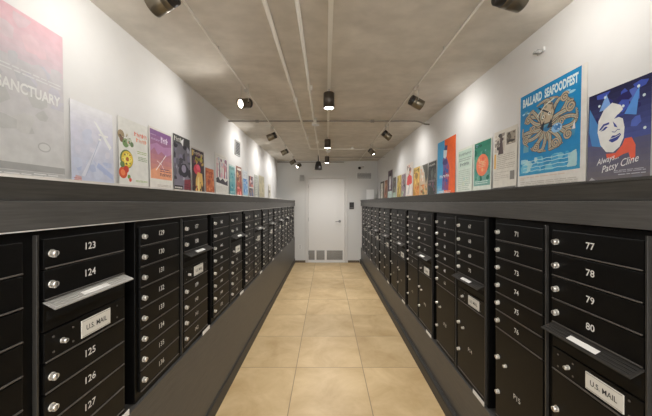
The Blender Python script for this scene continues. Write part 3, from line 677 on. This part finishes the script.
# white card standing on the far end of the right ledge
b = MB(); b.box(0, .19, 0, .012, 0, .262, M['card'], .002)
o = b.obj('blank_card', None, (1.0, 7.05, EYE+.0740)); tag(o, 'blank white card standing at the far end of the right ledge', 'card')

# ------------------------------------------------------------------ ceiling services
def aim(direction):
    return Vector(direction).to_track_quat('Z', 'Y').to_matrix().to_4x4()
def make_spot():
    R, L = .046, .125
    b = MB(); b.lathe([(R*.93,.028), (R*.99,.032), (R,.037), (R,.056), (R*.985,.0575), (R,.059), (R,L-.004), (R*.97,L), (R*.86,L), (R*.84,L-.02), (R*.80,L-.022)], M['bronze'], 40)
    b.lathe([(R*.80,L-.022), (R*.7,L-.0222)], M['bronze'], 40)
    body = b.mesh('lamp_body')
    b = MB(); b.lathe([(0,0), (R*.3,0), (R*.3,.006), (R*.4,.006), (R*.4,0), (R*.9,0), (R*.97,.004), (R*.97,.030), (R*.90,.034)], M['lampblack'], 40)
    for i in range(8):
        t = 2*PI*i/8; b.cyl((R*.65*math.cos(t), R*.65*math.sin(t), -.002), (R*.65*math.cos(t), R*.65*math.sin(t), .003), .006, M['keyhole'], n=10)
    cap = b.mesh('rear_cap')
    b = MB(); b.lathe([(0,L-.016), (R*.5,L-.018), (R*.80,L-.021)], M['glow'], 32)
    lens = b.mesh('lens')
    return body, cap, lens
SP = make_spot()
def spot_light(name, loc, direction, parent, watts, deg, blend=1., rad=.04, col=(1,.97,.935)):
    l = bpy.data.lights.new(name, 'SPOT'); l.energy = watts; l.spot_size = math.radians(deg); l.spot_blend = blend; l.shadow_soft_size = rad; l.color = col
    o = bpy.data.objects.new(name, l); C.objects.link(o); o.parent = parent
    o.matrix_local = Matrix.Translation(loc) @ Vector(direction).to_track_quat('-Z', 'Y').to_matrix().to_4x4()
    return o
TZ = ZC - .034
def spotlight(x, y, z, direction, label, watts=26, tx=None, deg=140):
    d = Vector(direction).normalized(); tx = x if tx is None else tx
    t = thing('spotlight', label, 'spotlight', (tx, y, TZ), 'track spotlights, left row' if x < 0 else 'track spotlights, right row')
    c = Vector((x-tx, 0, z-TZ))                          # centre of the can
    m = Matrix.Translation(c - d*.0625) @ aim(d)
    for nm, me in zip(('lamp_body', 'rear_cap', 'lens'), SP):
        o = put(nm, me, t); o.matrix_local = m
    sd = d.cross(Vector((0,0,1))).normalized()
    b = MB()
    for s in (-1, 1):
        p = c + sd*s*.047
        b.tube([(p.x, p.y, ZC-TZ-.001), (p.x, p.y, p.z)], .003, M['wire'], 8)
        b.cyl(c + sd*s*.040, c + sd*s*.053, .006, M['lampblack'], n=10)
    b.box(-.014, .014, -.02, .02, -.022, .006, M['wire'], .002)
    b.obj('hanger', t)
    spot_light('lamp_glow', c + d*.072, d, t, watts, deg)
    return t
for x, lab in ((-.74, 'thin grey lamp track running the length of the ceiling on the left'), (.81, 'thin grey lamp track running the length of the ceiling on the right')):
    t = thing('lamp_track', lab, 'track', (x, 0, TZ))
    MB().tube([(0, YF+.3, 0), (0, 7.05, 0)], .0065, M['conduit']).obj('rail', t)
    for y in (-1.5, -.5, .8, 1.95, 3.2, 4.5, 5.8, 6.8): MB().cyl((0, y, 0), (0, y, ZC-TZ), .004, M['wire'], n=8).obj('standoff', t)
LS = [(-1.2, (-.8,0,-.5)), (.05, (-.8,.1,-.5)), (1.30, (-.85,.2,-.32)), (2.60, (-.50,-.80,-.34)), (3.90, (-.85,.05,-.36)), (5.10, (-.85,-.1,-.45)), (6.33, (-.75,-.25,-.5)), (6.95, (-.6,-.5,-.55))]  # first two are unseen lamps added to light the scene
ll = ['bronze can spotlight on the left track behind the viewer', 'bronze can spotlight on the left track above the viewer',
      'bronze can spotlight cut by the top edge of the picture, left track', 'lit spotlight on the left track with its glowing lens turned to the viewer',
      'x', 'small spotlight on the left track, third from the back wall', 'small spotlight on the left track, second from the back wall', 'tiny spotlight at the very end of the left track, by the back wall']
ll[4] = 'bronze can spotlight on the left track, just beyond the one with the glowing lens'
for (y, dr), lb in zip(LS, ll): spotlight(-.75 if y < 6.5 else -.68, y, EYE+(.93 if y < 2 else .915), dr, lb, tx=-.74, watts=(1.6 if y < 1 else 4 if y < 2 else 7 if y < 3 else 7))
RS = [(-1.2, (.8,0,-.5)), (.05, (.8,0,-.4)), (1.26, (.95,.15,-.15)), (2.58, (.85,.1,-.42)), (3.83, (.75,.15,-.58)), (5.10, (.55,-.3,-.75))]  # first two again out of view, added for their light
rl = ['bronze can spotlight on the right track behind the viewer', 'bronze can spotlight on the right track above the viewer',
      'bronze can spotlight cut by the top edge of the picture, right track', 'bronze can spotlight on the right track above the orange and blue poster',
      'dark can spotlight on the right track, between the two ceiling cross pipes', 'small spotlight on the right track, nearest the back wall']
for (y, dr), lb in zip(RS, rl): spotlight(.82, y, EYE+.915, dr, lb, tx=.81, watts=(1.6 if y < 1 else 3.5 if y < 2 else 5))

def downlight(x, y, label, on=True, w=84):
    t = thing('ceiling_downlight', label, 'ceiling light', (x, y, ZC-.034), 'cylinder downlights on the middle track')
    R = .05; z1, z0 = -.035, -.175
    b = MB(); b.lathe([(0, z1), (R*.9, z1), (R, z1-.006), (R, z0), (R*.9, z0), (R*.85, z0+.03), (0, z0+.032)], M['canister'], 36); b.obj('lamp_body', t)
    b = MB(); b.lathe([(0, z0+.001), (R*.6, z0+.002), (R*.88, z0+.003)], M['glow'], 32); b.obj('lens', t)
    MB().cyl((0,0,z1), (0,0,.0), .008, M['wire'], n=12).obj('stem', t)
    spot_light('lamp_glow', (0,0,z0-.004), (0,0,-1), t, w, 172, 1., .05)
downlight(.024, 2.60, 'dark cylinder downlight in the middle of the ceiling, nearest and brightest')
downlight(.020, 4.50, 'dark cylinder downlight in the middle of the ceiling, second from the viewer')
downlight(.016, 6.15, 'small dark cylinder downlight on the middle track, nearest the door')
downlight(.024, .0, 'dark cylinder downlight overhead, out of the picture')  # this and the next are unseen, added for fill light
downlight(.024, -1.6, 'dark cylinder downlight behind the viewer, out of the picture')
# black bell lamp on the middle-left pipe
t = thing('bell_lamp', 'black bell shaped pendant hanging in front of the door head', 'pendant lamp', (-.18, 6.4, ZC-.04))
b = MB(); b.lathe([(.0,-.10), (.040,-.10), (.052,-.112), (.066,-.16), (.078,-.22), (.086,-.285), (.080,-.285), (.072,-.22), (.058,-.165), (.04,-.12), (0,-.118)], M['lampblack'], 36); b.obj('shade', t)
MB().cyl((0,0,-.10), (0,0,.04), .012, M['lampblack'], n=12).obj('stem', t)

def pipe(pts, r, mat, label, name='ceiling_pipe', clamps=()):
    t = thing(name, label, 'pipe', pts[0]); o = Vector(pts[0])
    MB().tube([Vector(p)-o for p in pts], r, mat, 14).obj('pipe', t)
    if clamps:
        for p in clamps:
            b = MB(); q = Vector(p)-o; b.box(q.x-.022, q.x+.022, q.y-.009, q.y+.009, q.z-r*.2, ZC-o.z-.0005, mat, .001); b.obj('clamp', t)
def corner(p, q, r_, s, n=6):
    """rounded corner at q between p->q and q->s, radius r_"""
    p, q, s = Vector(p), Vector(q), Vector(s); a = q + (p-q).normalized()*r_; c = q + (s-q).normalized()*r_
    return [(a*(1-t)*(1-t) + q*2*t*(1-t) + c*t*t) for t in [i/n for i in range(n+1)]]
zp = ZC-.042
A, B_, D = (-.325, YF+.2, zp), (-.31, 5.45, zp), (1.315, 5.45, zp)
pipe([A] + corner(A, B_, .08, D) + [D], .0125, M['conduit'], 'pale pipe along the ceiling that turns right across to the wall, leftmost of three', clamps=[(-.323,.9,zp), (-.318,2.9,zp), (-.313,4.6,zp), (.5,5.45,zp)])
pipe([(-.145, YF+.2, zp), (-.160, 6.4, zp), (-.165, YB-.02, zp)], .0115, M['conduit'], 'pale pipe along the ceiling in the middle, ending over the bell pendant', clamps=[(-.146,1.0,zp), (-.150,2.6,zp), (-.156,4.9,zp)])
t = thing('lamp_track', 'pale track in the middle of the ceiling that carries the cylinder downlights', 'track', (.024, 0, ZC-.0355))
MB().box(-.014, .014, YF+.2, 6.6, 0, .035, M['conduit'], .002).obj('rail', t)
zq = ZC-.030
A, B_, D = (XL+.005, 3.63, zq), (1.19, 3.63, zq), (1.255, 3.62, EYE+1.008)
pipe([A] + corner(A, B_, .06, D) + corner(B_, D, .03, (1.315, 3.62, EYE+1.006)) + [(1.318, 3.62, EYE+1.006)], .0095, M['darkpipe'], 'brown cross pipe near the ceiling, bent down to the right wall', clamps=[(-.9,3.68,zq), (.6,3.68,zq)])
pipe([(.04, 6.40, zp), (XR-.005, 6.40, zp)], .008, M['darkpipe'], 'thin brown cross pipe on the right side of the ceiling, closest to the back wall')
pipe([(XL+.01, YB-.035, zp), (.45, YB-.035, zp)], .008, M['darkpipe'], 'thin brown pipe in the corner where ceiling meets back wall')
t = thing('junction_box', 'small round junction box with a white cover where the middle pipe meets the cross pipe', 'junction box', (-.135, 3.60, ZC-.064))
MB().cyl((0,0,0), (0,0,-.022), .048, M['conduit'], n=24).cyl((0,0,.064), (0,0,0), .012, M['conduit'], n=12).obj('box', t); MB().cyl((0,0,-.0225), (0,0,-.030), .050, M['white'], n=24, r1=.044).obj('cover', t)
t = thing('smoke_detector', 'small white smoke detector on the ceiling between the two far downlights', 'smoke detector', (.035, 5.55, ZC-.036))
b = MB(); b.lathe([(0,0), (.05,0), (.05,-.02), (.035,-.042), (.02,-.06), (0,-.062)], M['white'], 28); b.obj('detector_body', t)
# wall fittings
t = thing('wall_vent', 'small grey louvred vent high on the left wall', 'vent', mat=side_frame('L', 3.88, EYE+.665, XL))
b = MB(); b.box(0, .215, 0, .21, .0005, .006, M['grey'], .001)
t2 = b.obj('vent_back', t)
b = MB(); b.box(0,.215,0,.018,.006,.016,M['grey']); b.box(0,.215,.192,.21,.006,.016,M['grey']); b.box(0,.018,.018,.192,.006,.016,M['grey']); b.box(.197,.215,.018,.192,.006,.016,M['grey']); b.obj('vent_frame', t)
b = MB()
for i in range(8): b.box(.018, .197, .026+.021*i, .034+.021*i, .0065, .014, M['keyhole'])
b.obj('slats', t)
def back_frame(x, z): return Matrix(((1,0,0,x), (0,0,-1,YB), (0,1,0,z), (0,0,0,1)))
t = thing('air_grille', 'long dark slatted air grille on the back wall, right of the door', 'vent', mat=back_frame(.78, EYE+.62))
MB().box(0, .385, 0, .16, .0005, .004, M['keyhole']).obj('grille_back', t)
b = MB(); b.box(0,.385,0,.012,.004,.014,M['white']); b.box(0,.385,.148,.16,.004,.014,M['white']); b.box(0,.012,.012,.148,.004,.014,M['white']); b.box(.373,.385,.012,.148,.004,.014,M['white']); b.obj('grille_frame', t)
b = MB()
for i in range(4): b.box(.012, .373, .028+.031*i, .042+.031*i, .004, .012, M['white'])
b.obj('slats', t)
t = thing('card_reader', 'black card reader keypad on the back wall, right of the door', 'card reader', mat=back_frame(.592, EYE-.155))
MB().box(0, .115, 0, .172, 0, .024, M['lampblack'], .004).obj('reader_body', t); MB().box(.012, .103, .030, .036, .0235, .026, M['grey']).obj('light_bar', t); MB().box(.02, .095, .055, .145, .0235, .0255, M['keyhole'], .0005).obj('keypad', t)
t = thing('alarm_strobe', 'small light grey alarm unit on the back wall, upper left of the door', 'alarm', mat=back_frame(-.68, EYE+.56))
MB().box(0, .11, 0, .155, 0, .045, M['grey'], .005).obj('alarm_body', t); MB().box(.03, .08, .09, .135, .0295, .045, M['grey'], .005).obj('strobe_lens', t)
t = thing('power_outlet', 'white power outlet low on the back wall, left of the door', 'outlet', mat=back_frame(-.71, EYE-1.185))
MB().box(0, .075, 0, .12, .0005, .006, M['white'], .002).obj('cover_plate', t)
b = MB(); b.box(.022,.053,.018,.05,.0055,.0075,M['grey'],.001); b.box(.022,.053,.07,.102,.0055,.0075,M['grey'],.001); b.obj('socket', t)
t = thing('security_camera', 'small security camera with a black eye on the back wall above the grille', 'camera', mat=back_frame(.96, EYE+.93))
MB().cyl((0,0,.0005), (0,0,.02), .035, M['white'], n=20).obj('mount', t)
MB().tube([(0,0,.02), (-.01,0,.06), (-.04,-.02,.09)], .009, M['white']).obj('arm', t)
MB().cyl((-.03,-.015,.085), (-.115,-.05,.15), .030, M['white'], n=20).obj('camera_body', t)
MB().cyl((-.112,-.049,.148), (-.135,-.058,.165), .034, M['lampblack'], n=20).obj('lens_hood', t)
t = thing('wall_bracket', 'small white bracket fitting high on the right wall, above the seafood poster', 'bracket', mat=side_frame('R', 1.74, EYE+.93, XR))
MB().box(-.03, .035, -.012, .016, .0005, .010, M['white'], .003).obj('base_plate', t)
MB().tube([(-.02,.0,.010), (-.02,.0,.03), (.0,-.004,.04), (.02,-.008,.03)], .007, M['grey']).obj('hook', t)
MB().cyl((.02,-.008,.010), (.02,-.008,.038), .011, M['grey'], n=14).obj('knob', t)

# ------------------------------------------------------------------ light, camera
w = bpy.data.worlds.new('world'); bpy.context.scene.world = w; w.use_nodes = True
bg = w.node_tree.nodes['Background']; bg.inputs[0].default_value = (1.,.985,.965,1); bg.inputs[1].default_value = 2.6
cam = bpy.data.cameras.new('camera'); co = bpy.data.objects.new('camera', cam); C.objects.link(co)
co.location = (0, 0, EYE); co.rotation_euler = (PI/2, 0, 0)
cam.sensor_width = 36; cam.lens = 283/652*36; cam.shift_y = -5/652; cam.shift_x = -.3/652; cam.clip_start = .05
sc = bpy.context.scene; sc.camera = co
vs = sc.view_settings; vs.view_transform = 'Standard'; vs.look = 'None'; vs.gamma = 1; vs.use_curve_mapping = False; vs.exposure = 0.64
